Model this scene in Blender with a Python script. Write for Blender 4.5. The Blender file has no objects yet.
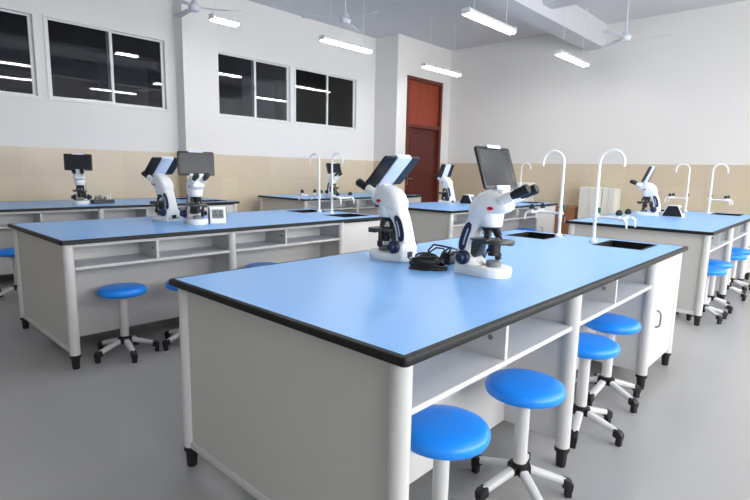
import bpy, bmesh, math, random
from mathutils import Vector, Matrix
random.seed(7)
S = bpy.context.scene
COL = S.collection
PI = math.pi

# ------------------------------------------------------------------ materials
def lin(c):
    r = []
    for v in c:
        v /= 255.0
        r.append(v / 12.92 if v <= 0.04045 else ((v + 0.055) / 1.055) ** 2.4)
    return (*r, 1.0)

def mat(name, rgb, rough=0.5, metal=0.0, spec=0.5, noise=0.0, nscale=8.0, bump=0.0, bscale=60.0, coat=0.0):
    m = bpy.data.materials.new(name); m.use_nodes = True
    nt = m.node_tree; b = nt.nodes['Principled BSDF']
    b.inputs['Base Color'].default_value = lin(rgb)
    b.inputs['Roughness'].default_value = rough
    b.inputs['Metallic'].default_value = metal
    b.inputs['Specular IOR Level'].default_value = spec
    b.inputs['Coat Weight'].default_value = coat
    tc = nt.nodes.new('ShaderNodeTexCoord')
    if noise > 0:
        n = nt.nodes.new('ShaderNodeTexNoise'); n.inputs['Scale'].default_value = nscale; n.inputs['Detail'].default_value = 4
        mx = nt.nodes.new('ShaderNodeMix'); mx.data_type = 'RGBA'
        c = lin(rgb)
        mx.inputs[6].default_value = tuple(x * (1 - noise) for x in c[:3]) + (1,)
        mx.inputs[7].default_value = tuple(min(1, x * (1 + noise)) for x in c[:3]) + (1,)
        nt.links.new(tc.outputs['Object'], n.inputs['Vector'])
        nt.links.new(n.outputs['Fac'], mx.inputs[0])
        nt.links.new(mx.outputs[2], b.inputs['Base Color'])
    if bump > 0:
        n2 = nt.nodes.new('ShaderNodeTexNoise'); n2.inputs['Scale'].default_value = bscale; n2.inputs['Detail'].default_value = 3
        bp = nt.nodes.new('ShaderNodeBump'); bp.inputs['Strength'].default_value = bump; bp.inputs['Distance'].default_value = 0.002
        nt.links.new(tc.outputs['Object'], n2.inputs['Vector'])
        nt.links.new(n2.outputs['Fac'], bp.inputs['Height'])
        nt.links.new(bp.outputs['Normal'], b.inputs['Normal'])
    return m

def emit(name, rgb, strength):
    m = bpy.data.materials.new(name); m.use_nodes = True
    b = m.node_tree.nodes['Principled BSDF']
    b.inputs['Base Color'].default_value = lin(rgb)
    b.inputs['Emission Color'].default_value = lin(rgb)
    b.inputs['Emission Strength'].default_value = strength
    return m

M = {}
M['wall'] = mat('wall_paint', (225, 224, 222), 0.75, noise=0.015, nscale=2.0, bump=0.08, bscale=120)
M['ceil'] = mat('ceiling_paint', (205, 206, 211), 0.85, noise=0.02, nscale=1.2)
M['floor'] = mat('floor_vinyl', (160, 160, 159), 0.34, noise=0.06, nscale=1.3, bump=0.03, bscale=40)
M['frame_white'] = mat('window_frame_white', (222, 223, 222), 0.4)
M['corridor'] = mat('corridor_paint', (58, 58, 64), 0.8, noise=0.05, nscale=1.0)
M['corridor_pale'] = mat('corridor_pale', (120, 122, 132), 0.7)
M['laminate'] = mat('blue_laminate', (132, 187, 246), 0.34, noise=0.012, nscale=60, spec=0.5)
M['edge'] = mat('black_edge', (14, 15, 18), 0.5, spec=0.3)
M['board'] = mat('white_board', (205, 204, 203), 0.38, noise=0.01, nscale=5)
M['panel'] = mat('grey_white_panel', (193, 192, 188), 0.40, noise=0.012, nscale=4)
M['alu'] = mat('painted_leg', (205, 205, 204), 0.32)
M['rubber'] = mat('black_rubber', (20, 20, 22), 0.5)
M['metal'] = mat('brushed_metal', (150, 150, 152), 0.35, metal=0.9)
M['sink'] = mat('black_sink', (9, 10, 12), 0.6, spec=0.25)
M['tapwhite'] = mat('tap_white', (240, 241, 240), 0.25)
M['tapdark'] = mat('tap_handle_dark', (20, 36, 36), 0.4)
M['tapgreen'] = mat('tap_handle_green', (20, 98, 78), 0.4)
M['seat'] = mat('blue_seat', (24, 142, 250), 0.34, bump=0.02, bscale=200)
M['scope'] = mat('microscope_white', (240, 241, 241), 0.28, noise=0.006, nscale=10)
M['navy'] = mat('navy_grip', (22, 32, 68), 0.4)
M['gripglint'] = mat('painted_grip_glint', (186, 196, 220), 0.35)  # pale colour stands in for the white reflection on the navy grip
M['black'] = mat('black_plastic', (17, 18, 20), 0.38)
M['stage'] = mat('stage_grey', (58, 64, 62), 0.35)
M['lens'] = mat('objective_metal', (58, 60, 62), 0.3, metal=0.6)
M['screen'] = mat('tablet_glass', (40, 43, 49), 0.2, spec=0.22)
M['clampblue'] = mat('tablet_clamp', (214, 226, 244), 0.25)
M['red'] = mat('red_emblem', (186, 24, 40), 0.4)
M['grey'] = mat('grey_plastic', (120, 124, 128), 0.45)
M['fan'] = mat('fan_enamel', (205, 207, 215), 0.5)
M['lampbody'] = mat('lamp_housing', (225, 227, 228), 0.4)
M['tube'] = emit('fluorescent_tube', (255, 254, 252), 19.0)
M['cabwhite'] = mat('cabinet_white', (222, 222, 214), 0.45, noise=0.02, nscale=3)
M['cable'] = mat('black_cable', (20, 20, 22), 0.4)
M['brownplug'] = mat('adapter_dark', (44, 38, 34), 0.45)

def tile_mat():
    m = bpy.data.materials.new('beige_wall_tile'); m.use_nodes = True
    nt = m.node_tree; b = nt.nodes['Principled BSDF']; b.inputs['Roughness'].default_value = 0.36
    tc = nt.nodes.new('ShaderNodeTexCoord'); sep = nt.nodes.new('ShaderNodeSeparateXYZ')
    add = nt.nodes.new('ShaderNodeMath'); add.operation = 'ADD'
    cmb = nt.nodes.new('ShaderNodeCombineXYZ'); br = nt.nodes.new('ShaderNodeTexBrick')
    br.offset = 0.0; br.inputs['Scale'].default_value = 1.0
    br.inputs['Brick Width'].default_value = 0.6; br.inputs['Row Height'].default_value = 0.355
    br.inputs['Mortar Size'].default_value = 0.0025; br.inputs['Mortar Smooth'].default_value = 0.3
    br.inputs['Color1'].default_value = lin((219, 204, 180)); br.inputs['Color2'].default_value = lin((212, 197, 173))
    br.inputs['Mortar'].default_value = lin((203, 187, 163))
    nz = nt.nodes.new('ShaderNodeTexNoise'); nz.inputs['Scale'].default_value = 2.2; nz.inputs['Detail'].default_value = 5
    mx = nt.nodes.new('ShaderNodeMix'); mx.data_type = 'RGBA'; mx.blend_type = 'MULTIPLY'; mx.inputs[0].default_value = 0.18
    L = nt.links.new
    L(tc.outputs['Object'], sep.inputs[0]); L(sep.outputs['X'], add.inputs[0]); L(sep.outputs['Y'], add.inputs[1])
    L(add.outputs[0], cmb.inputs['X']); L(sep.outputs['Z'], cmb.inputs['Y']); L(cmb.outputs[0], br.inputs['Vector'])
    L(tc.outputs['Object'], nz.inputs['Vector']); L(br.outputs['Color'], mx.inputs[6]); L(nz.outputs['Color'], mx.inputs[7])
    L(mx.outputs[2], b.inputs['Base Color'])
    return m
M['tile'] = tile_mat()

def wood_mat(name, a, c, rough=0.4):
    m = bpy.data.materials.new(name); m.use_nodes = True
    nt = m.node_tree; b = nt.nodes['Principled BSDF']; b.inputs['Roughness'].default_value = rough
    tc = nt.nodes.new('ShaderNodeTexCoord'); mp = nt.nodes.new('ShaderNodeMapping'); mp.inputs['Scale'].default_value = (9, 9, 0.8)
    nz = nt.nodes.new('ShaderNodeTexNoise'); nz.inputs['Scale'].default_value = 3; nz.inputs['Detail'].default_value = 6
    rp = nt.nodes.new('ShaderNodeValToRGB'); rp.color_ramp.elements[0].position = 0.3; rp.color_ramp.elements[1].position = 0.7
    rp.color_ramp.elements[0].color = lin(a); rp.color_ramp.elements[1].color = lin(c)
    L = nt.links.new
    L(tc.outputs['Object'], mp.inputs[0]); L(mp.outputs[0], nz.inputs['Vector']); L(nz.outputs['Fac'], rp.inputs[0]); L(rp.outputs[0], b.inputs['Base Color'])
    return m
M['doorwood'] = wood_mat('red_brown_door_wood', (126, 48, 27), (148, 63, 37))
M['doorleaf'] = wood_mat('dark_door_leaf_wood', (74, 24, 19), (90, 31, 24))
M['doorframe'] = wood_mat('door_frame_wood', (84, 34, 22), (104, 42, 28))
M['brownwood'] = wood_mat('orange_brown_wood', (140, 92, 60), (160, 108, 72))

def glass_mat():
    m = bpy.data.materials.new('window_glass'); m.use_nodes = True
    nt = m.node_tree; nt.nodes.clear()
    out = nt.nodes.new('ShaderNodeOutputMaterial'); mix = nt.nodes.new('ShaderNodeMixShader')
    fr = nt.nodes.new('ShaderNodeFresnel'); fr.inputs['IOR'].default_value = 1.6
    tr = nt.nodes.new('ShaderNodeBsdfTransparent'); tr.inputs['Color'].default_value = (0.62, 0.64, 0.68, 1)
    gl = nt.nodes.new('ShaderNodeBsdfGlossy'); gl.inputs['Roughness'].default_value = 0.015
    L = nt.links.new
    L(fr.outputs[0], mix.inputs[0]); L(tr.outputs[0], mix.inputs[1]); L(gl.outputs[0], mix.inputs[2]); L(mix.outputs[0], out.inputs[0])
    return m
M['glass'] = glass_mat()

# ------------------------------------------------------------------ mesh builder
class MB:
    def __init__(s): s.v = []; s.f = []
    def add(s, v, f):
        o = len(s.v); s.v += [tuple(p) for p in v]; s.f += [tuple(i + o for i in q) for q in f]; return s
    def bm(s, bm, mtx=None):
        bm.verts.index_update()
        vs = [(mtx @ v.co if mtx else v.co) for v in bm.verts]
        s.add(vs, [[v.index for v in f.verts] for f in bm.faces]); bm.free(); return s
    def box(s, x0, x1, y0, y1, z0, z1, bev=0.0, seg=2, mtx=None):
        bm = bmesh.new(); bmesh.ops.create_cube(bm, size=1)
        for v in bm.verts:
            v.co = Vector(((x0 + x1) / 2 + v.co.x * (x1 - x0), (y0 + y1) / 2 + v.co.y * (y1 - y0), (z0 + z1) / 2 + v.co.z * (z1 - z0)))
        if bev > 0: bmesh.ops.bevel(bm, geom=bm.edges[:], offset=bev, segments=seg, affect='EDGES', profile=0.5)
        return s.bm(bm, mtx)
    def prism(s, pts, axis, a, b, bev=0.0, seg=2, mtx=None):
        # polygon (2D) extruded along axis from a to b; X:(y,z)  Y:(x,z)  Z:(x,y)
        def P(p, t): return {'X': (t, p[0], p[1]), 'Y': (p[0], t, p[1]), 'Z': (p[0], p[1], t)}[axis]
        bm = bmesh.new()
        A = [bm.verts.new(P(p, a)) for p in pts]; B = [bm.verts.new(P(p, b)) for p in pts]
        n = len(pts); bm.faces.new(A); bm.faces.new(B[::-1])
        for i in range(n): bm.faces.new((A[i], B[i], B[(i + 1) % n], A[(i + 1) % n]))
        bmesh.ops.recalc_face_normals(bm, faces=bm.faces[:])
        if bev > 0: bmesh.ops.bevel(bm, geom=[e for e in bm.edges if e.calc_face_angle(0) > 0.6], offset=bev, segments=seg, affect='EDGES', profile=0.5)
        return s.bm(bm, mtx)
    def cyl(s, p, q, r, r2=None, n=20, cap=True):
        p, q = Vector(p), Vector(q); r2 = r if r2 is None else r2
        d = (q - p).normalized(); a = d.orthogonal().normalized(); b = d.cross(a)
        vs = []
        for c, rr in ((p, r), (q, r2)):
            for i in range(n):
                t = 2 * PI * i / n; vs.append(c + (a * math.cos(t) + b * math.sin(t)) * rr)
        fs = [(i, (i + 1) % n, n + (i + 1) % n, n + i) for i in range(n)]
        if cap: fs += [tuple(range(n))[::-1], tuple(range(n, 2 * n))]
        return s.add(vs, fs)
    def lathe(s, prof, n=28, mtx=None):
        # profile [(r,z)] about Z; end radii of 0 close it
        vs = []; fs = []
        for r, z in prof:
            for i in range(n):
                t = 2 * PI * i / n; p = Vector((r * math.cos(t), r * math.sin(t), z)); vs.append(mtx @ p if mtx else p)
        for k in range(len(prof) - 1):
            for i in range(n):
                j = (i + 1) % n; fs.append((k * n + i, k * n + j, (k + 1) * n + j, (k + 1) * n + i))
        fs.append(tuple(range(n))[::-1]); fs.append(tuple(range((len(prof) - 1) * n, len(prof) * n)))
        return s.add(vs, fs)
    def tube(s, pts, r, n=10, up=None):
        pts = [Vector(p) for p in pts]; vs = []; fs = []
        d = (pts[1] - pts[0]).normalized(); a = d.orthogonal().normalized()
        rad = r if isinstance(r, (list, tuple)) else [r] * len(pts)
        for k, p in enumerate(pts):
            if k == 0: t = pts[1] - pts[0]
            elif k == len(pts) - 1: t = pts[-1] - pts[-2]
            else: t = pts[k + 1] - pts[k - 1]
            t.normalize(); a = (a - t * a.dot(t)).normalized(); b = t.cross(a)
            for i in range(n):
                w = 2 * PI * i / n; vs.append(p + (a * math.cos(w) + b * math.sin(w)) * rad[k])
        for k in range(len(pts) - 1):
            for i in range(n):
                j = (i + 1) % n; fs.append((k * n + i, k * n + j, (k + 1) * n + j, (k + 1) * n + i))
        fs.append(tuple(range(n))[::-1]); fs.append(tuple(range((len(pts) - 1) * n, len(pts) * n)))
        return s.add(vs, fs)
    def loft(s, rings):
        n = len(rings[0]); vs = [p for r in rings for p in r]; fs = []
        for k in range(len(rings) - 1):
            for i in range(n):
                j = (i + 1) % n; fs.append((k * n + i, k * n + j, (k + 1) * n + j, (k + 1) * n + i))
        fs.append(tuple(range(n))[::-1]); fs.append(tuple(range((len(rings) - 1) * n, len(rings) * n)))
        return s.add(vs, fs)
    def build(s, name, m, parent=None, smooth=35):
        me = bpy.data.meshes.new(name); me.from_pydata(s.v, [], s.f); me.update()
        bm = bmesh.new(); bm.from_mesh(me); bmesh.ops.recalc_face_normals(bm, faces=bm.faces[:]); bm.to_mesh(me); bm.free()
        me.materials.append(m)
        if smooth:
            me.shade_smooth(); me.set_sharp_from_angle(angle=math.radians(smooth))
        o = bpy.data.objects.new(name, me); COL.objects.link(o)
        if parent: o.parent = parent
        return o

def sell(cx, cz, hx, hz, e, n=24):
    r = []
    for i in range(n):
        t = 2 * PI * i / n; c, q = math.cos(t), math.sin(t)
        r.append((cx + hx * math.copysign(abs(c) ** (2 / e), c), cz + hz * math.copysign(abs(q) ** (2 / e), q)))
    return r

def struct(name, mb, m, parent=None, smooth=0):
    o = mb.build(name, m, parent, smooth)
    if not parent: o['kind'] = 'structure'
    return o

def thing(name, label, cat, loc=(0, 0, 0), rz=0.0, group=None):
    o = bpy.data.objects.new(name, None); COL.objects.link(o); o.empty_display_size = 0.1
    o.location = loc; o.rotation_euler = (0, 0, rz); o['label'] = label; o['category'] = cat
    if group: o['group'] = group
    return o

def kids(o): return [c for c in bpy.data.objects if c.parent == o]
def copy_tree(o, parent=None):
    c = o.copy(); COL.objects.link(c)
    if parent: c.parent = parent
    for ch in kids(o): copy_tree(ch, c)
    return c
def dup(o, label, loc, rz=0.0):
    c = copy_tree(o); c['label'] = label; c.location = loc; c.rotation_euler = (0, 0, rz); return c

# ------------------------------------------------------------------ the room
YW = 7.35      # window wall
YJ = 6.76      # door wall (nearer than the window wall)
XJ = 7.87      # step between them
XE = 9.66      # far end wall
XB, YR = -2.6, -2.6
ZC = 3.82
ZD = 1.41      # top of the tiles
ZW0, ZW1 = 1.985, 2.985

struct('floor', MB().box(XB - .2, XE + .2, YR - .2, 9.6, -0.1, 0.0), M['floor'])
c = MB().box(XB - .2, XE + .2, YR - .2, 9.6, ZC, ZC + 0.15)
c.box(XB, XE, 3.5, 3.82, 3.42, ZC)                      # long beam
c.box(7.15, 7.45, YR, 3.5, 3.56, ZC)                    # cross beam
c.box(XB, XE, -0.6, -0.3, 3.42, ZC)
struct('ceiling', c, M['ceil'])

# window wall with openings
wins = [(0.42, 1.94), (2.02, 3.535), (4.26, 5.745), (5.80, 7.36)]
w = MB()
w.box(XB, XJ + .05, YW, YW + .2, 0, ZW0)
w.box(XB, XJ + .05, YW, YW + .2, ZW1, ZC)
xs = [XB] + [t for a in wins for t in a] + [XJ + .05]
for i in range(0, len(xs), 2): w.box(xs[i], xs[i + 1], YW, YW + .2, ZW0, ZW1)
w.box(3.66, 4.21, 7.12, YW + .1, 0, ZC)                # pilaster
# stepped part with the door
DX0, DX1, DZ = 8.17, 9.37, 3.10
w.box(XJ, DX0, YJ, YW + .2, 0, ZC)
w.box(DX1, XE + .1, YJ, YW + .2, 0, ZC)
w.box(DX0, DX1, YJ, YW + .2, DZ, ZC)
w.box(DX0, DX1, YJ + .24, YW + .2, 0, DZ)
struct('wall_left', w, M['wall'])
struct('wall_far', MB().box(XE, XE + .2, YR, YJ, 0, ZC), M['wall'])
w = MB(); w.box(XB - .2, XE + .2, YR - .2, YR, 0, .95); w.box(XB - .2, XE + .2, YR - .2, YR, 2.75, ZC)
rw = [(-.5, .95), (1.3, 3.5), (4.1, 6.5), (7.0, 9.2)]
xs = [XB - .2] + [t for a in rw for t in a] + [XE + .2]
for i in range(0, len(xs), 2): w.box(xs[i], xs[i + 1], YR - .2, YR, .95, 2.75)
struct('wall_right', w, M['wall'])
for i, (a, b) in enumerate(rw):
    f = MB(); y0, y1 = YR - .12, YR - .06
    f.box(a, b, y0, y1, .95, 1.0); f.box(a, b, y0, y1, 2.70, 2.75); f.box(a, a + .05, y0, y1, 1.0, 2.7); f.box(b - .05, b, y0, y1, 1.0, 2.7); f.box((a + b) / 2 - .03, (a + b) / 2 + .03, y0, y1, 1.0, 2.7)
    struct('window_%d' % (i + 5), f, M['frame_white'])
    ld = bpy.data.lights.new('daylight_portal', 'AREA'); ld.shape = 'RECTANGLE'; ld.size = b - a; ld.size_y = 1.8
    lo = bpy.data.objects.new('daylight_portal', ld); COL.objects.link(lo); lo.location = ((a + b) / 2, YR - .21, 1.85); lo.rotation_euler = (-PI / 2, 0, PI)
    ld.cycles.is_portal = True
struct('wall_near', MB().box(XB - .2, XB, YR, 9.6, 0, ZC), M['wall'])
# corridor behind the windows
k = MB(); k.box(XB, XE, 9.3, 9.5, 0, ZC); k.box(XE, XE + .2, YW, 9.5, 0, ZC)
k.box(XB, XE, YW + .2, 9.3, ZC - .04, ZC - .005)
struct('wall_corridor', k, M['corridor'])
k = MB()
for x in (0.6, 3.3, 6.0, 8.4): k.box(x, x + .8, 9.27, 9.3, 1.4, 3.0)
struct('trim_6', k, M['corridor_pale'])

# tiles
e = 0.012
struct('trim_1', MB().box(XB, 3.66, YW - e, YW, 0, ZD), M['tile'])
t = MB(); t.box(3.66 - e, 4.21 + e, 7.12 - e, 7.12, 0, ZD); t.box(3.66 - e, 3.66, 7.12, YW - e, 0, ZD); t.box(4.21, 4.21 + e, 7.12, YW - e, 0, ZD)
struct('trim_2', t, M['tile'])
struct('trim_3', MB().box(4.21 + e, XJ - e, YW - e, YW, 0, ZD), M['tile'])
t = MB(); t.box(XJ - e, XJ, YJ - e, YW - e, 0, ZD); t.box(XJ, DX0, YJ - e, YJ, 0, ZD); t.box(DX1, XE - e, YJ - e, YJ, 0, ZD)
struct('trim_4', t, M['tile'])
struct('trim_5', MB().box(XE - e, XE, YR, YJ, 0, ZD), M['tile'])

# windows
for i, (a, b) in enumerate(wins):
    fy0, fy1 = YW - .012, YW + .07
    f = MB(); th = .032
    f.box(a, b, fy0, fy1, ZW0, ZW0 + th, .004); f.box(a, b, fy0, fy1, ZW1 - th, ZW1, .004)
    f.box(a, a + th, fy0, fy1, ZW0 + th, ZW1 - th, .004); f.box(b - th, b, fy0, fy1, ZW0 + th, ZW1 - th, .004)
    mid = (a + b) / 2
    fr = struct('window_%d' % (i + 1), f, M['frame_white'])
    for s, (p, q, dy) in enumerate(((a + th, mid + .03, .01), (mid - .03, b - th, .036))):
        sf = MB(); sw = .022; y0, y1 = YW + dy, YW + dy + .022
        sf.box(p, q, y0, y1, ZW0 + th, ZW0 + th + sw, .003); sf.box(p, q, y0, y1, ZW1 - th - sw, ZW1 - th, .003)
        sf.box(p, p + sw, y0, y1, ZW0 + th + sw, ZW1 - th - sw, .003); sf.box(q - sw - .016, q, y0, y1, ZW0 + th + sw, ZW1 - th - sw, .003)
        so = sf.build('sash', M['frame_white'], fr, 0)
        MB().box(p + sw, q - sw, y0 + .009, y0 + .014, ZW0 + th + sw, ZW1 - th - sw).build('pane', M['glass'], so, 0)
    MB().box(mid - .012, mid + .012, YW - .012, YW + .01, 2.46, 2.55, .004).build('latch', M['frame_white'], fr, 0)

# door
f = MB(); y0, y1 = YJ - .015, YJ + .12
f.box(DX0, DX0 + .07, y0, y1, 0, DZ, .004); f.box(DX1 - .07, DX1, y0, y1, 0, DZ, .004)
f.box(DX0 + .07, DX1 - .07, y0, y1, DZ - .07, DZ, .004); f.box(DX0 + .07, DX1 - .07, y0, y1, 2.10, 2.17, .004)
dr = struct('door_1', f, M['doorframe'])
MB().box(DX0 + .07, DX1 - .07, YJ + .04, YJ + .07, 2.17, DZ - .07).build('transom_panel', M['doorwood'], dr, 0)
lf = MB().box(DX0 + .075, DX1 - .075, YJ + .05, YJ + .09, .005, 2.095)
lf.box(DX0 + .2, DX1 - .2, YJ + .042, YJ + .05, 1.2, 1.95, .006); lf.box(DX0 + .2, DX1 - .2, YJ + .042, YJ + .05, .2, 1.05, .006)
leaf = lf.build('door_leaf', M['doorleaf'], dr, 0)
hb = MB().box(DX0 + .11, DX0 + .16, YJ + .042, YJ + .05, .93, 1.17, .003)
hb.tube([(DX0 + .135, YJ + .045, 1.06), (DX0 + .135, YJ + .0, 1.06), (DX0 + .16, YJ - .01, 1.06), (DX0 + .25, YJ - .01, 1.06)], .009, 10)
hb.build('door_handle', M['metal'], leaf)

# ------------------------------------------------------------------ ceiling lights
def make_lamp(L, label):
    t = thing('ceiling_light', label, 'ceiling light', group='hanging fluorescent lights')
    h = MB().prism([(-.055, .012), (.055, .012), (.035, .06), (-.035, .06)], 'X', -L / 2, L / 2, .004)
    h.box(-L / 2 - .012, -L / 2, -.057, .057, -.004, .062, .003); h.box(L / 2, L / 2 + .012, -.057, .057, -.004, .062, .003)
    h.build('housing', M['lampbody'], t, 30)
    for s in (-.028, .028):
        MB().cyl((-L / 2, s, 0.0), (L / 2, s, 0.0), .016, n=12).build('tube', M['tube'], t)
    for s in (-.35, .35):
        r = MB().cyl((s * L, 0, .06), (s * L, 0, ZC - 2.98), .0035, n=8); r.cyl((s * L, 0, ZC - 3.0), (s * L, 0, ZC - 2.98), .022, n=14)
        r.build('suspension_rod', M['lampbody'], t)
    return t
lampA = make_lamp(.95, 'fluorescent light hanging above the right-hand pair of windows, before the door'); lampA.location = (5.40, 5.61, 2.98)
lampB = make_lamp(1.06, 'brightest, nearest fluorescent light at the top middle, by the long ceiling beam'); lampB.location = (5.68, 3.43, 2.98)
dup(lampB, 'fluorescent light hanging just in front of the wooden door top', (7.74, 5.61, 2.98))
dup(lampB, 'fluorescent light at the far end of the long ceiling beam, nearest the far wall', (8.22, 3.46, 2.98))
for (x, y) in [(2.9, 1.55), (5.1, 1.35), (2.6, 3.43), (2.9, -1.1), (5.55, -1.1), (8.2, -1.1)]:
    dup(lampB, 'fluorescent ceiling light above the front benches, out of the picture', (x, y, 2.98))
lampE = make_lamp(.34, 'short fluorescent light in front of the white pillar between the windows'); lampE.location = (3.60, 5.92, 2.98)

# ------------------------------------------------------------------ ceiling fans
def make_fan(label):
    t = thing('ceiling_fan', label, 'ceiling fan', group='ceiling fans')
    MB().cyl((0, 0, .06), (0, 0, ZC - 3.10), .012, n=10).build('down_rod', M['fan'], t)
    MB().lathe([(.02, ZC - 3.17), (.05, ZC - 3.13), (.055, ZC - 3.10)], 18).build('canopy', M['fan'], t)
    MB().lathe([(.02, -.05), (.055, -.042), (.072, -.01), (.072, .02), (.05, .045), (.02, .09), (.018, .11)], 24).build('motor', M['fan'], t)
    for i in range(3):
        a = 2 * PI * i / 3 + .5
        R = Matrix.Rotation(a, 4, 'Z') @ Matrix.Rotation(math.radians(9), 4, 'X')
        b = MB().prism([(.14, -.035), (.54, -.05), (.56, -.03), (.56, .03), (.54, .045), (.14, .035)], 'Z', -.003, .003, mtx=R)
        b.box(.07, .2, -.018, .018, .0, .008, mtx=R)
        b.build('blade', M['ceil'], t, 30)
    return t
fanA = make_fan('ceiling fan above the light before the right-hand windows'); fanA.location = (4.78, 5.01, 3.10)
dup(fanA, 'ceiling fan nearest the far wall, right of the beam', (7.82, 2.57, 3.10), .4)
dup(fanA, 'ceiling fan at the top left, above the short light by the pillar', (3.28, 6.05, 3.10), 1.0)

# ------------------------------------------------------------------ lab bench
BL, BW, BH = 2.80, 1.20, 0.78
BT = 0.7812
OX, OY = -BL / 2, -BW / 2
SINKS = [(2.375, 2.705, .165, .435), (2.375, 2.705, .765, 1.035)]

def rrect(x0, x1, y0, y1, r, n=6):
    p = []
    for cx, cy, a in ((x1 - r, y1 - r, 0), (x0 + r, y1 - r, PI / 2), (x0 + r, y0 + r, PI), (x1 - r, y0 + r, 1.5 * PI)):
        for i in range(n + 1):
            t = a + PI / 2 * i / n; p.append((cx + r * math.cos(t), cy + r * math.sin(t)))
    return p

def make_tap(label, d):
    # gooseneck over the sink in direction d (+1/-1 along Y), side arm with two cocks
    parent = thing('water_tap', label, 'tap', group='white gooseneck laboratory taps')
    X = Y = Z = 0.0
    b = MB().lathe([(.026, 0), (.026, .012), (.016, .02), (.012, .03)], 18, Matrix.Translation((X, Y, Z)))
    pts = [(X, Y, Z + .01), (X, Y, Z + .3), (X, Y, Z + .512)]
    R = .074
    for i in range(1, 15):
        t = PI * i / 14; pts.append((X, Y + d * (R - R * math.cos(t)), Z + .512 + R * math.sin(t)))
    pts.append((X, Y + d * 2 * R, Z + .485))
    rad = [.0115, .010] + [.0088] * (len(pts) - 3) + [.007]
    b.tube(pts, rad, 12)
    b.cyl((X, Y, Z + .13), (X, Y, Z + .20), .014, n=14)
    za = Z + .165
    b.cyl((X, Y - d * .02, za), (X, Y + d * .17, za), .0095, n=12)
    b.cyl((X - .085, Y + d * .17, za), (X + .085, Y + d * .17, za), .0095, n=12)
    for s in (-.085, .085):
        b.tube([(X + s, Y + d * .165, za), (X + s, Y + d * .195, za + .004), (X + s, Y + d * .215, za - .012), (X + s, Y + d * .22, za - .055)], [.009, .009, .008, .005], 10)
        b.cyl((X + s, Y + d * .17, za), (X + s, Y + d * .17, za + .03), .009, n=10)
    o = b.build('gooseneck', M['tapwhite'], parent)
    for s in (-.085, .085):
        MB().lathe([(.006, .02), (.019, .026), (.021, .04), (.012, .055), (.006, .058)], 6, Matrix.Translation((X + s, Y + d * .17, za))).build('tap_handle', M['tapdark'], o, 20)
    q = MB().cyl((X, Y, Z + .205), (X + .03, Y, Z + .205), .008, n=10); q.box(X + .022, X + .036, Y - .02, Y + .02, Z + .188, Z + .222, .004)
    q.build('valve_knob', M['tapgreen'], o, 25)
    return parent

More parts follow.
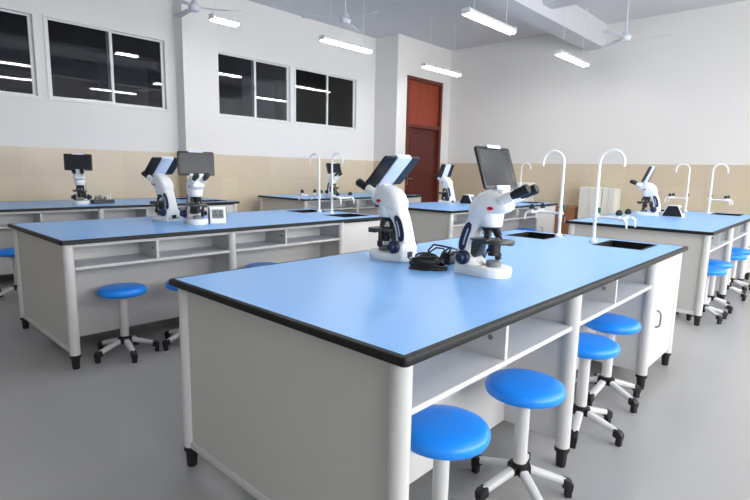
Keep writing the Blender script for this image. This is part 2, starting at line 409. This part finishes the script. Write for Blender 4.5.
def make_bench(label):
    t = thing('laboratory_bench', label, 'lab bench', group='blue-topped laboratory benches')
    # worktop with sink holes
    xs = sorted({0.02, BL - .02} | {v for s in SINKS for v in s[:2]}); ys = sorted({.02, BW - .02} | {v for s in SINKS for v in s[2:]})
    bm = bmesh.new(); g = {}
    for i, x in enumerate(xs):
        for j, y in enumerate(ys): g[i, j] = bm.verts.new((OX + x, OY + y, BH))
    for i in range(len(xs) - 1):
        for j in range(len(ys) - 1):
            cx, cy = (xs[i] + xs[i + 1]) / 2, (ys[j] + ys[j + 1]) / 2
            if any(s[0] < cx < s[1] and s[2] < cy < s[3] for s in SINKS): continue
            bm.faces.new((g[i, j], g[i + 1, j], g[i + 1, j + 1], g[i, j + 1]))
    r = bmesh.ops.extrude_face_region(bm, geom=bm.faces[:])
    for v in [v for v in r['geom'] if isinstance(v, bmesh.types.BMVert)]: v.co.z -= .023
    MB().bm(bm).build('worktop', M['laminate'], t, 0)
    # black edge band (its own profile, rounded corners)
    prof = [(0.016, .756), (.003, .756), (0, .759), (0, .773), (.003, .7785), (.008, .7805), (.0195, .7805), (.0205, .756)]
    rings = []
    for ins, z in prof:
        rr = max(.003, .018 - ins); rings.append([(OX + a, OY + b, z) for a, b in rrect(ins, BL - ins, ins, BW - ins, rr)])
    n = len(rings[0]); vs = [p for q in rings for p in q]; fs = []
    for k_ in range(len(rings)):
        k2 = (k_ + 1) % len(rings)
        for i in range(n): fs.append((k_ * n + i, k_ * n + (i + 1) % n, k2 * n + (i + 1) % n, k2 * n + i))
    MB().add(vs, fs).build('edge_band', M['edge'], t)
    # legs
    for y in (.052, BW - .052):
        for x in (.05, 1.125, 2.222, 2.75):
            lg = MB().cyl((OX + x, OY + y, .085), (OX + x, OY + y, .756), .029, n=22).build('leg', M['alu'], t)
            MB().lathe([(.019, 0), (.020, .004), (.024, .068), (.0305, .070), (.0305, .086), (.029, .088)], 20, Matrix.Translation((OX + x, OY + y, 0))).build('foot', M['rubber'], lg)
    # end panels with a rail under them
    for x, nm in ((.05, 0), (2.75, 1)):
        p = MB().box(OX + x - .009, OX + x + .009, OY + .06, OY + BW - .06, .11, .752).build('end_panel', M['panel'], t, 0)
        MB().box(OX + x - .016, OX + x + .016, OY + .06, OY + BW - .06, .085, .115, .004).build('bottom_rail', M['alu'], p, 30)
    for sgn in (0, 1):
        def yy(a, b): return (OY + a, OY + b) if sgn == 0 else (OY + BW - b, OY + BW - a)
        D = .32
        bp = MB()
        bp.box(OX + .06, OX + 2.235, *yy(D, D + .016), .11, .752)
        bp.build('knee_panel', M['board'], t, 0)
        for (a, b, dv) in ((.079, 1.108, .572), (1.142, 2.205, 1.615)):
            sh = MB().box(OX + a, OX + b, *yy(.04, D), .597, .615, .002, 1).build('shelf', M['board'], t, 30)
            dvd = MB().box(OX + dv - .008, OX + dv + .008, *yy(.045, D), .615, .752).build('shelf_divider', M['board'], sh, 0)
            yk = yy(.10, .10)[0]
            MB().cyl((OX + dv - .011, yk, .68), (OX + dv - .007, yk, .68), .009, n=14).build('fitting_cap', M['grey'], sh)
            MB().box(OX + a, OX + b, *yy(.045, .06), .733, .752).build('apron', M['alu'], t, 0)
        MB().box(OX + 1.116, OX + 1.134, *yy(.06, D), .11, .752).build('partition', M['board'], t, 0)
        cb = MB()
        cb.box(OX + 2.213, OX + 2.231, *yy(.06, D), .10, .752); cb.box(OX + 2.231, OX + 2.741, *yy(.06, .56), .10, .118); cb.box(OX + 2.231, OX + 2.741, *yy(.545, .56), .118, .752)
        cab = cb.build('cupboard', M['board'], t, 0)
        do = MB().box(OX + 2.248, OX + 2.722, *yy(.036, .054), .112, .742, .002, 1).build('cupboard_door', M['board'], cab, 30)
    # handles belong to the cupboards (two levels down stays the limit)
        hx = OX + 2.34; ya = yy(.036, .036)[0]; so = -1 if sgn == 0 else 1
        MB().tube([(hx, ya, .345), (hx, ya + so * .018, .352), (hx, ya + so * .024, .37), (hx, ya + so * .024, .42), (hx, ya + so * .018, .438), (hx, ya, .445)], .0055, 8).build('door_handle', M['metal'], cab)
    # sinks
    for (a, b, c_, d_) in SINKS:
        s = MB(); x0, x1, y0, y1 = OX + a, OX + b, OY + c_, OY + d_
        s.box(x0 - .012, x1 + .012, y0 - .012, y0 + .006, .7795, .7808, .001, 1); s.box(x0 - .012, x1 + .012, y1 - .006, y1 + .012, .7795, .7808, .001, 1)
        s.box(x0 - .012, x0 + .006, y0 + .006, y1 - .006, .7795, .7808, .001, 1); s.box(x1 - .006, x1 + .012, y0 + .006, y1 - .006, .7795, .7808, .001, 1)
        zb = .58
        s.box(x0 + .001, x0 + .006, y0 + .001, y1 - .001, zb, .781); s.box(x1 - .006, x1 - .001, y0 + .001, y1 - .001, zb, .781)
        s.box(x0 + .006, x1 - .006, y0 + .001, y0 + .006, zb, .781); s.box(x0 + .006, x1 - .006, y1 - .006, y1 - .001, zb, .781)
        s.box(x0 + .006, x1 - .006, y0 + .006, y1 - .006, zb, zb + .006)
        so_ = s.build('sink', M['sink'], t, 0)
        cx, cy = (x0 + x1) / 2, (y0 + y1) / 2
        MB().lathe([(.03, zb + .006), (.03, zb + .01), (.02, zb + .011), (.015, zb + .008)], 18, Matrix.Translation((cx, cy, 0))).build('drain', M['sink'], so_)
    return t

B1 = (.885, .714); B2 = (.895, 3.24); B3 = (4.775, .766); B4 = (.895, 5.80); B5 = (4.775, 5.80); B6 = (4.775, 3.24)
def bc(b): return (b[0] + BL / 2, b[1] + BW / 2, 0)
bench = make_bench('large blue-topped lab bench in the foreground with two microscopes and a cable tangle'); bench.location = bc(B1)
dup(bench, 'blue-topped lab bench at the left middle, two microscopes side by side on it', bc(B2))
dup(bench, 'blue-topped lab bench at the right edge with blue stools along its front', bc(B3))
dup(bench, 'blue-topped lab bench at the far left against the tiled window wall', bc(B4))
dup(bench, 'blue-topped lab bench under the right-hand windows, beside the white wall step', bc(B5))
dup(bench, 'blue-topped lab bench in front of the wooden door, half hidden by the microscopes', bc(B6))

def tap_at(b, k): return (b[0] + (2.508, 2.57)[k], b[1] + (.487, .745)[k], BT)
tapN = make_tap('white gooseneck tap nearest the right end of the foreground bench, bent over the near sink', -1); tapN.location = tap_at(B1, 0)
tapF = make_tap('white gooseneck tap on the foreground bench, bent over its far sink', 1); tapF.location = tap_at(B1, 1)
dup(tapN, 'right-hand white gooseneck tap of the two on the left middle bench', tap_at(B2, 0))
dup(tapF, 'left-hand white gooseneck tap of the two on the left middle bench', tap_at(B2, 1))
dup(tapN, 'right-hand white gooseneck tap of the two on the right-edge bench', tap_at(B3, 0))
dup(tapF, 'left-hand white gooseneck tap of the two on the right-edge bench', tap_at(B3, 1))
dup(tapN, 'faint distant right-hand tap on the bench before the door', tap_at(B6, 0))
dup(tapF, 'faint distant left-hand tap on the bench before the door', tap_at(B6, 1))

# ------------------------------------------------------------------ stools
def make_stool(label):
    t = thing('lab_stool', label, 'stool', group='round blue lab stools')
    prof = [(.06, .402), (.130, .402), (.140, .407), (.145, .419), (.145, .430), (.140, .441), (.125, .449), (.09, .4535), (.045, .455), (.01, .455)]
    MB().lathe(prof, 40).build('seat', M['seat'], t, 60)
    p = MB().cyl((0, 0, .11), (0, 0, .395), .0255, n=22); p.lathe([(.026, .37), (.07, .392), (.07, .402)], 22)
    p.build('pole', M['alu'], t)
    h = MB().lathe([(.016, .078), (.028, .082), (.0315, .112), (.029, .127), (.0262, .128)], 20)
    for i in range(5):
        a = 2 * PI * i / 5; R = Matrix.Rotation(a, 4, 'Z'); h.box(.02, .042, -.0185, .0185, .084, .117, .004, 2, R)
    h.build('hub', M['rubber'], t)
    for i in range(5):
        a = 2 * PI * i / 5; c, s = math.cos(a), math.sin(a)
        R = Matrix.Rotation(a, 4, 'Z')
        sec = []
        for r, z, w, hh in ((.035, .100, .0175, .015), (.105, .080, .0175, .014), (.175, .060, .016, .013)):
            sec.append([R @ Vector((r, y, zz)) for y, zz in sell(0, z, w, hh, 3.2, 16)])
        lg = MB().loft(sec).build('leg', M['alu'], t, 40)
        cs = MB().prism([(.160, .040), (.200, .026), (.203, .056), (.192, .068), (.163, .076)], 'Y', -.0175, .0175, .004, 2, R)
        cs.box(.174, .199, -.014, .014, .0, .032, .004, 2, R)
        cs.build('caster', M['rubber'], lg, 40)
    return t
stool = make_stool('nearest blue stool, at the front corner leg of the foreground bench'); stool.location = (1.235, .84, 0); stool.rotation_euler = (0, 0, .3)
for x, y, rz, lab in [
    (1.715, .81, .314, 'second blue stool from the front, just left of the foreground bench\'s middle leg'),
    (2.37, .83, -.40, 'blue stool just right of the foreground bench\'s middle leg'),
    (2.83, .87, -.72, 'blue stool tucked in beside the cupboard of the foreground bench'),
    (1.25, 3.335, -.42, 'blue stool standing alone in full view at the left middle bench'),
    (1.65, 3.25, -.5, 'blue stool half hidden behind the foreground bench\'s far corner'),
    (2.36, 3.38, .2, 'blue stool showing only a sliver of seat above the foreground worktop'),
    (1.14, 5.44, .9, 'blue stool at the left picture edge, in front of the far left bench'),
    (5.12, .84, .3, 'first blue stool beside the near corner leg of the right-edge bench'),
    (5.55, .86, -.68, 'second blue stool at the right-edge bench, overlapping the first'),
    (6.24, .84, .5, 'third blue stool along the right-edge bench, past its middle leg'),
    (6.72, .86, .2, 'farthest blue stool along the right-edge bench, at the edge of the picture'),
    (6.68, 3.30, .2, 'blue stool under the bench before the door, glimpsed above the foreground sink')]:
    dup(stool, lab, (x, y, 0), rz)

# ------------------------------------------------------------------ microscopes  (local +X = the side the stage faces)
def make_scope(label, lean=20, turn=0.0):
    t = thing('microscope', label, 'microscope', group='digital microscopes with tablet screens')
    # base: low rounded plate + taller rear block
    out = []
    for i in range(13):
        a = -PI / 2 + PI * i / 12; out.append((.045 + .078 * math.cos(a), .078 * math.sin(a)))
    out += [(-.02, .074), (-.05, .066), (-.112, .066), (-.112, -.066), (-.05, -.066), (-.02, -.074)]
    b = MB().prism(out, 'Z', .006, .040, .008, 3)
    b.prism([(p[0] * .97, p[1] * .96) for p in out], 'Z', .0, .008)
    sec = []
    for x, w, z in ((-.112, .056, .085), (-.105, .060, .094), (-.06, .058, .094), (-.025, .048, .062), (.0, .036, .041)):
        sec.append([(x, y, zz) for y, zz in sell(0, z / 2, w, z / 2, 5, 24)])
    b.loft(sec)
    base = b.build('base', M['scope'], t, 50)
    l = MB().lathe([(.032, .038), (.032, .058), (.026, .064), (.01, .064)], 24, Matrix.Translation((.045, 0, 0)))
    l.build('light_source', M['grey'], base)
    MB().box(-.1135, -.108, -.02, .02, .02, .05, .002).build('power_socket', M['black'], base, 30)
    # arm
    path = [(-.084, .05, .036, .048), (-.084, .09, .034, .045), (-.078, .135, .031, .042), (-.067, .175, .031, .041), (-.05, .21, .034, .043), (-.028, .24, .040, .047), (-.005, .262, .042, .050)]
    def ring(path, k, th, w, e, y0=0, n=24):
        p = path[k]; q0 = path[max(0, k - 1)]; q1 = path[min(len(path) - 1, k + 1)]
        d = Vector((q1[0] - q0[0], 0, q1[1] - q0[1])).normalized(); nrm = Vector((d.z, 0, -d.x))
        return [Vector((p[0], y0, p[1])) + nrm * a + Vector((0, bb, 0)) for a, bb in sell(0, 0, th, w, e, n)]
    arm = MB().loft([ring(path, k, p[2], p[3], 4.5) for k, p in enumerate(path)]).build('arm', M['scope'], t, 50)
    def lerp(z):
        for p, q in zip(path, path[1:]):
            if p[1] <= z <= q[1]:
                k_ = (z - p[1]) / (q[1] - p[1]); return [p[i] + (q[i] - p[i]) * k_ for i in range(4)]
    zs = [.098 + i * .012 for i in range(11)]
    iw = [.010, .017, .019, .0195, .0195, .0195, .0195, .0195, .019, .016, .009]
    ip = [(lerp(z)[0] - .007, z) for z in zs]
    for s in (-1, 1):
        MB().loft([ring(ip, k, iw[k], .0035, 3, s * (lerp(zs[k])[3] - .001)) for k in range(len(ip))]).build('arm_grip', M['navy'], arm, 50)
        MB().loft([ring([(p[0] + .006, p[1]) for p in ip], k, .0045, .0035, 2.5, s * (lerp(zs[k])[3])) for k in range(2, len(ip) - 2)]).build('grip_glint', M['gripglint'], arm, 50)  # slim raised strip, coloured pale as a painted highlight along the grip
    for s in (-1, 1):
        MB().lathe([(.030, .0), (.031, .004), (.031, .02), (.027, .024), (.019, .025), (.019, .040), (.016, .044)], 26,
                   Matrix.Translation((-.066, s * .056, .072)) @ Matrix.Rotation(-s * PI / 2, 4, 'X')).build('focus_knob', M['navy'], t, 45)
    # stage with its bracket
    st = MB().prism(rrect(-.035, .115, -.068, .068, .032, 6), 'Z', .139, .152, .003)
    st.box(-.03, .05, -.075, .03, .152, .158, .002); st.box(.06, .105, .03, .062, .128, .140, .003)
    sto = st.build('stage', M['stage'], t, 30)
    br = MB().prism([(-.062, .075), (-.03, .07), (-.012, .11), (-.01, .142), (-.062, .142)], 'Y', -.03, .03, .003)
    br.build('stage_bracket', M['stage'], t, 30)
    cd = MB().cyl((.04, 0, .085), (.04, 0, .142), .022, n=20); cd.cyl((.04, 0, .1), (.04, 0, .112), .029, n=20); cd.cyl((.04, -.02, .105), (.04, -.055, .10), .004, n=8)
    cd.cyl((.04, .045, .06), (.04, .045, .142), .009, n=12); cd.cyl((.04, .045, .064), (.04, .045, .09), .014, n=14)
    cd.build('condenser', M['black'], sto)
    # nosepiece
    T = Matrix.Translation((.026, 0, .203)) @ Matrix.Rotation(math.radians(-14), 4, 'Y')
    no = MB().lathe([(.02, -.018), (.036, -.010), (.040, .0), (.040, .012), (.03, .02)], 24, T).build('nosepiece', M['black'], t)
    for i in range(4):
        a = 2 * PI * i / 4
        p = T @ Vector((.024 * math.cos(a), .024 * math.sin(a), -.008)); d = (T.to_3x3() @ Vector((.30 * math.cos(a), .30 * math.sin(a), -1))).normalized()
        ln = .045 if i else .05
        ob = MB().cyl(p, p + d * ln * .62, .0105, n=14); ob.cyl(p + d * ln * .62, p + d * ln, .0085, .005, n=14); ob.cyl(p + d * ln * .2, p + d * ln * .3, .0115, n=14)
        ob.build('objective', M['lens'], no)
    # head (turns on the arm): lofted dome, collar below
    H = Matrix.Rotation(turn, 4, 'Z')
    hd = MB()
    hd.lathe([(.044, .207), (.048, .211), (.050, .235), (.053, .262), (.05, .268)], 32, Matrix.Translation((.022, 0, 0)))
    secs = [(-.068, .034, .246, .276), (-.061, .046, .236, .300), (-.042, .053, .230, .328), (-.015, .056, .232, .350), (.02, .056, .240, .362), (.05, .054, .254, .359), (.075, .050, .262, .348), (.098, .046, .272, .332), (.108, .039, .282, .320)]
    hd.loft([[H @ Vector((x, y, z)) for y, z in sell(0, (a + c) / 2, w, (c - a) / 2, 3.4, 32)] for x, w, a, c in secs])
    u = Vector((math.cos(math.radians(25)), 0, math.sin(math.radians(25))))
    for s in (-.037, .037):
        p = Vector((.082, s, .318)); hd.cyl(H @ p, H @ (p + u * .055), .021, n=22)
    hd.box(.035, .085, -.03, .03, .335, .366, .004, 2, H)
    head = hd.build('head', M['scope'], t, 45)
    for s in (-.037, .037):
        p = Vector((.082, s, .318)) + u * .053
        ey = MB().tube([H @ (p + u * d) for d in (0, .020, .0201, .055, .0551, .072, .077)], [.0165, .0165, .0195, .0195, .021, .021, .017], 22)
        ey.build('eyepiece', M['black'], t, 40)
    for s in (-1, 1):
        q = Matrix.Translation((.046, s * .0545, .286)) @ Matrix.Rotation(PI / 2, 4, 'X')
        e = MB(); e.add([q @ Vector((x, z, dz)) for dz in (-.0018, .0018) for x, z in sell(0, 0, .014, .0075, 2, 20)], [tuple(range(20))[::-1], tuple(range(20, 40))] + [(i, (i + 1) % 20, 20 + (i + 1) % 20, 20 + i) for i in range(20)])
        eo = e.build('emblem', M['red'], head, 0)
    # tablet in its clamp
    TW, TH, TT = .268, .178, .011
    A = H @ Matrix.Translation((.064, 0, .366)) @ Matrix.Rotation(-math.radians(lean), 4, 'Y')
    tb = MB(); tb.add(*[[], []])
    pts = rrect(-TW / 2, TW / 2, 0, TH, .012, 5)
    tb.prism(pts, 'X', -TT / 2, TT / 2, .002, 2, A)
    tab = tb.build('tablet', M['black'], t, 40)
    MB().box(TT / 2, TT / 2 + .0008, -TW / 2 + .014, TW / 2 - .014, .014, TH - .014, mtx=A).build('screen', M['screen'], tab, 0)
    cl = MB().box(-TT / 2 - .008, -TT / 2, -.053, .053, -.005, TH + .005, .003, 2, A)
    cl.box(-TT / 2, TT / 2 + .006, -.053, .053, -.006, -.0005, .001, 1, A); cl.box(-TT / 2, TT / 2 + .006, -.053, .053, TH + .0005, TH + .006, .001, 1, A)
    cl.box(TT / 2 + .001, TT / 2 + .006, -.053, .053, -.0005, .012, .001, 1, A); cl.box(TT / 2 + .001, TT / 2 + .006, -.053, .053, TH - .008, TH + .0005, .001, 1, A)
    cl.build('tablet_clamp', M['clampblue'], tab, 35)
    return t

R_ = math.radians
s1 = make_scope('white microscope on the foreground bench, left of its cable tangle, tablet seen from behind', 43); s1.location = (1.90, 1.64, BT); s1.rotation_euler = (0, 0, R_(92))
s2 = make_scope('white microscope on the foreground bench right of the cables, eyepieces turned right', 19); s2.location = (1.912, 1.125, BT); s2.rotation_euler = (0, 0, R_(-90))
s3 = make_scope('white microscope on the left middle bench whose wide dark tablet faces the camera', 5); s3.location = (1.95, 3.68, BT); s3.rotation_euler = (0, 0, R_(-103))
dup(s1, 'white microscope on the left middle bench, left of the pair, tablet back with pale band', (1.88, 4.05, BT), R_(102))
dup(s3, 'white microscope alone on the far left bench, dark tablet above it', (1.96, 6.24, BT), R_(-112))
dup(s2, 'small distant white microscope under the right-hand windows', (5.72, 6.25, BT), R_(-100))
s7 = make_scope('distant white microscope on the bench in front of the wooden door', 22); s7.location = (5.88, 4.10, BT); s7.rotation_euler = (0, 0, R_(85))
dup(s7, 'white microscope on the right-edge bench, beside the black-ended socket box', (6.19, 1.63, BT), R_(92))

# ------------------------------------------------------------------ socket boxes and cables
def make_box(label):
    t = thing('socket_box', label, 'socket box', group='bench-top socket boxes')
    pr = [(-.10, .0), (.10, .0), (.10, .02), (.05, .125), (-.05, .125), (-.10, .02)]
    MB().prism(pr, 'X', -.06, .06, .003).build('shell', M['tapwhite'], t, 30)
    for s in (-1, 1):
        x0, x1 = (-.065, -.0595) if s < 0 else (.0595, .065)
        MB().prism([(-.092, .006), (.092, .006), (.092, .02), (.046, .119), (-.046, .119), (-.092, .02)], 'X', x0, x1, .001, 1).build('end_cap', M['black'], t, 30)
        ang = math.atan2(.105, .05)
        A = Matrix.Translation((0, s * .075, .0725)) @ (Matrix.Rotation(0 if s > 0 else PI, 4, 'Z')) @ Matrix.Rotation(-(PI / 2 - math.atan2(.05, .105)) , 4, 'X')
        for xx in (0.0,):
            p = MB().box(xx - .042, xx + .042, -.036, .036, .0, .004, .0015, 1, A).build('socket_plate', M['grey'], t, 30)
            q = MB()
            for a, b in ((-.028, .012), (-.012, .012), (-.02, -.014), (.012, .012), (.028, .012), (.02, -.014)): q.box(xx + a - .003, xx + a + .003, b - .007, b + .007, .0035, .0048, mtx=A)
            q.build('socket_slot', M['black'], p, 0)
    return t
bx = make_box('white socket box with grey outlets right of the left middle bench\'s microscopes'); bx.location = (2.12, 3.66, BT); bx.rotation_euler = (0, 0, -.45)
dup(bx, 'white socket box with black end next to the right-edge bench\'s microscope', (6.285, 1.40, BT))
dup(bx, 'socket box with black end on the bench before the door', (6.14, 3.92, BT))
t = thing('accessory_tray', 'small black tray of grey bottles on the far left bench, beside its microscope', 'tray', (2.19, 6.27, BT))
tb = MB().box(-.11, .11, -.06, .06, 0, .006, .001, 1)
tb.box(-.11, .11, -.06, -.055, .006, .04, .001, 1); tb.box(-.11, .11, .055, .06, .006, .04, .001, 1); tb.box(-.11, -.105, -.055, .055, .006, .04, .001, 1); tb.box(.105, .11, -.055, .055, .006, .04, .001, 1)
tb.build('tray', M['black'], t, 30)
for x, y, r, h_ in ((-.07, -.02, .022, .085), (-.02, .01, .024, .09), (.02, -.03, .02, .075)):
    MB().lathe([(r * .9, .0065), (r, .01), (r, h_ * .7), (r * .6, h_ * .82), (r * .6, h_), (r * .5, h_)], 18, Matrix.Translation((x, y, 0))).build('bottle', M['grey'], t)
for x in (.055, .085):
    MB().cyl((x, .0, .0065), (x + .004, .0, .105), .006, n=10).build('rod', M['tapwhite'], t)

t = thing('power_cable', 'tangled black power cables with adapter between the two foreground microscopes', 'cable', (1.855, 1.345, BT))
rnd = random.Random(3)
def loops(cx, cy, cz, n, r0, r1, tilt, hmax):
    pts = []
    ph = rnd.random() * 6
    N = n * 22
    for i in range(N + 1):
        a = ph + 2 * PI * i / 22; r = r0 + (r1 - r0) * (.5 + .5 * math.sin(i * .37 + ph))
        pts.append((cx + r * math.cos(a) * (1 + .25 * math.sin(i * .11)), cy + r * 1.15 * math.sin(a), cz + hmax * (.5 + .5 * math.sin(a * tilt + i * .05))))
    return pts
c = MB()
u_ = Vector((.62, -.785, 0)); v_ = Vector((.785, .62, 0))
def bundle(o, la, lb, z0, n, tilt):
    pts = []
    N = n * 20; p0 = rnd.random() * 6
    for i in range(N + 1):
        a = 2 * PI * i / 20 + p0; k_ = i / N
        ja = la * (.78 + .22 * math.sin(i * .23 + p0)); jb = lb * (.6 + .4 * math.sin(i * .31 + 2 * p0))
        q = Vector(o) + u_ * (ja * math.cos(a)) + v_ * (jb * math.sin(a))
        pts.append((q.x, q.y, max(.005, z0 + tilt * math.sin(a) + .018 * math.sin(i * .17))))
    return pts
c.tube(bundle((-.055, -.005, 0), .085, .034, .014, 7, .006), .0048, 8)
c.tube(bundle((-.045, .01, 0), .075, .040, .030, 6, .010), .0045, 8)
c.tube(bundle((-.01, .03, 0), .060, .035, .030, 5, .022), .0044, 8)
c.tube([(.0, -.02, .03), (.02, -.03, .075), (.03, -.06, .098), (.07, -.08, .085), (.11, -.03, .06), (.13, .0, .04)], .0042, 8)
c.tube([(-.01, .03, .03), (.0, .035, .08), (.01, .015, .105), (.03, -.02, .10), (.07, -.04, .09), (.10, -.01, .07), (.12, .01, .04)], .0045, 8)
c.tube([(.02, .05, .02), (.04, .06, .06), (.05, .03, .085), (.08, .01, .08), (.12, .02, .04)], .004, 8)
c.tube([(-.02, .05, .02), (-.02, .09, .012), (.0, .14, .02), (.01, .16, .03)], .0042, 8)
c.build('cable', M['cable'], t, 60)
MB().box(-.045, .04, -.012, .012, .012, .040, .005, 2, Matrix.Translation((-.05, .0, 0)) @ Matrix.Rotation(-.9, 4, 'Z')).build('adapter', M['brownplug'], t, 30)
p = MB().box(-.055, -.015, -.012, .012, .028, .046, .004, 2, Matrix.Rotation(.9, 4, 'Z')); p.tube([(-.012, -.012, .038), (.01, .0, .045), (.03, .02, .035)], .006, 8)
p.build('plug', M['black'], t, 30)
p = MB().box(.10, .19, -.01, .045, .0, .06, .014, 3); p.build('power_brick', M['cable'], t, 35)

# ------------------------------------------------------------------ cupboards along the far wall
def cupboard(label, y0, y1, h, m, cat='cabinet', x0=9.22, name='storage_cabinet', legs=.06):
    t = thing(name, label, cat, (x0, (y0 + y1) / 2, 0))
    w = (y1 - y0) / 2; d = XE - .02 - x0
    b = MB().box(.018, d, -w, w, legs, h, .004); b.box(.05, d - .03, -w + .03, w - .03, 0, legs)
    b.build('body', m, t, 30)
    for s in (-1, 1):
        do = MB().box(0, .018, min(s * .003, s * (w - .004)), max(s * .003, s * (w - .004)), legs + .01, h - .02, .003, 1).build('door', m, t, 30)
        MB().box(-.012, 0, s * .03 - .005, s * .03 + .005, h * .55, h * .55 + .1, .002, 1).build('handle', M['alu'], do, 30)
    return t
cupboard('white cupboard against the far tiled wall, behind the foreground bench\'s near tap', 3.22, 3.58, 1.0, M['cabwhite'])
cupboard('narrower white cupboard, right-hand neighbour of the white cupboard on the far wall', 3.00, 3.21, .99, M['cabwhite'], x0=9.3)
cupboard('pale cupboard on the far wall glimpsed beyond the foreground microscope\'s eyepieces', 4.62, 5.06, 1.04, M['cabwhite'])
cupboard('low orange-brown wooden cupboard on the far wall beside the white cupboard', 3.64, 4.02, .64, M['brownwood'])

# ------------------------------------------------------------------ world, camera, view
W = bpy.data.worlds.new('World'); S.world = W; W.use_nodes = True
W.node_tree.nodes['Background'].inputs[0].default_value = (.985, .99, 1, 1); W.node_tree.nodes['Background'].inputs[1].default_value = 4.6
yaw, pitch, roll, f, hcam = .7452, .1537, .0203, 512.5, 1.211
fw = Vector((math.cos(yaw) * math.cos(pitch), math.sin(yaw) * math.cos(pitch), -math.sin(pitch)))
rt = Vector((math.sin(yaw), -math.cos(yaw), 0)); up = rt.cross(fw)
r2 = rt * math.cos(roll) + up * math.sin(roll); u2 = -rt * math.sin(roll) + up * math.cos(roll)
cam = bpy.data.objects.new('camera', bpy.data.cameras.new('camera')); COL.objects.link(cam)
cam.matrix_world = Matrix(((r2.x, u2.x, -fw.x, 0), (r2.y, u2.y, -fw.y, 0), (r2.z, u2.z, -fw.z, hcam), (0, 0, 0, 1)))
cam.data.sensor_width = 36; cam.data.lens = f / 750 * 36; cam.data.clip_start = .02
S.camera = cam
v = S.view_settings; v.view_transform = 'Standard'; v.look = 'None'; v.exposure = 1.22; v.gamma = 1.0; v.use_curve_mapping = False
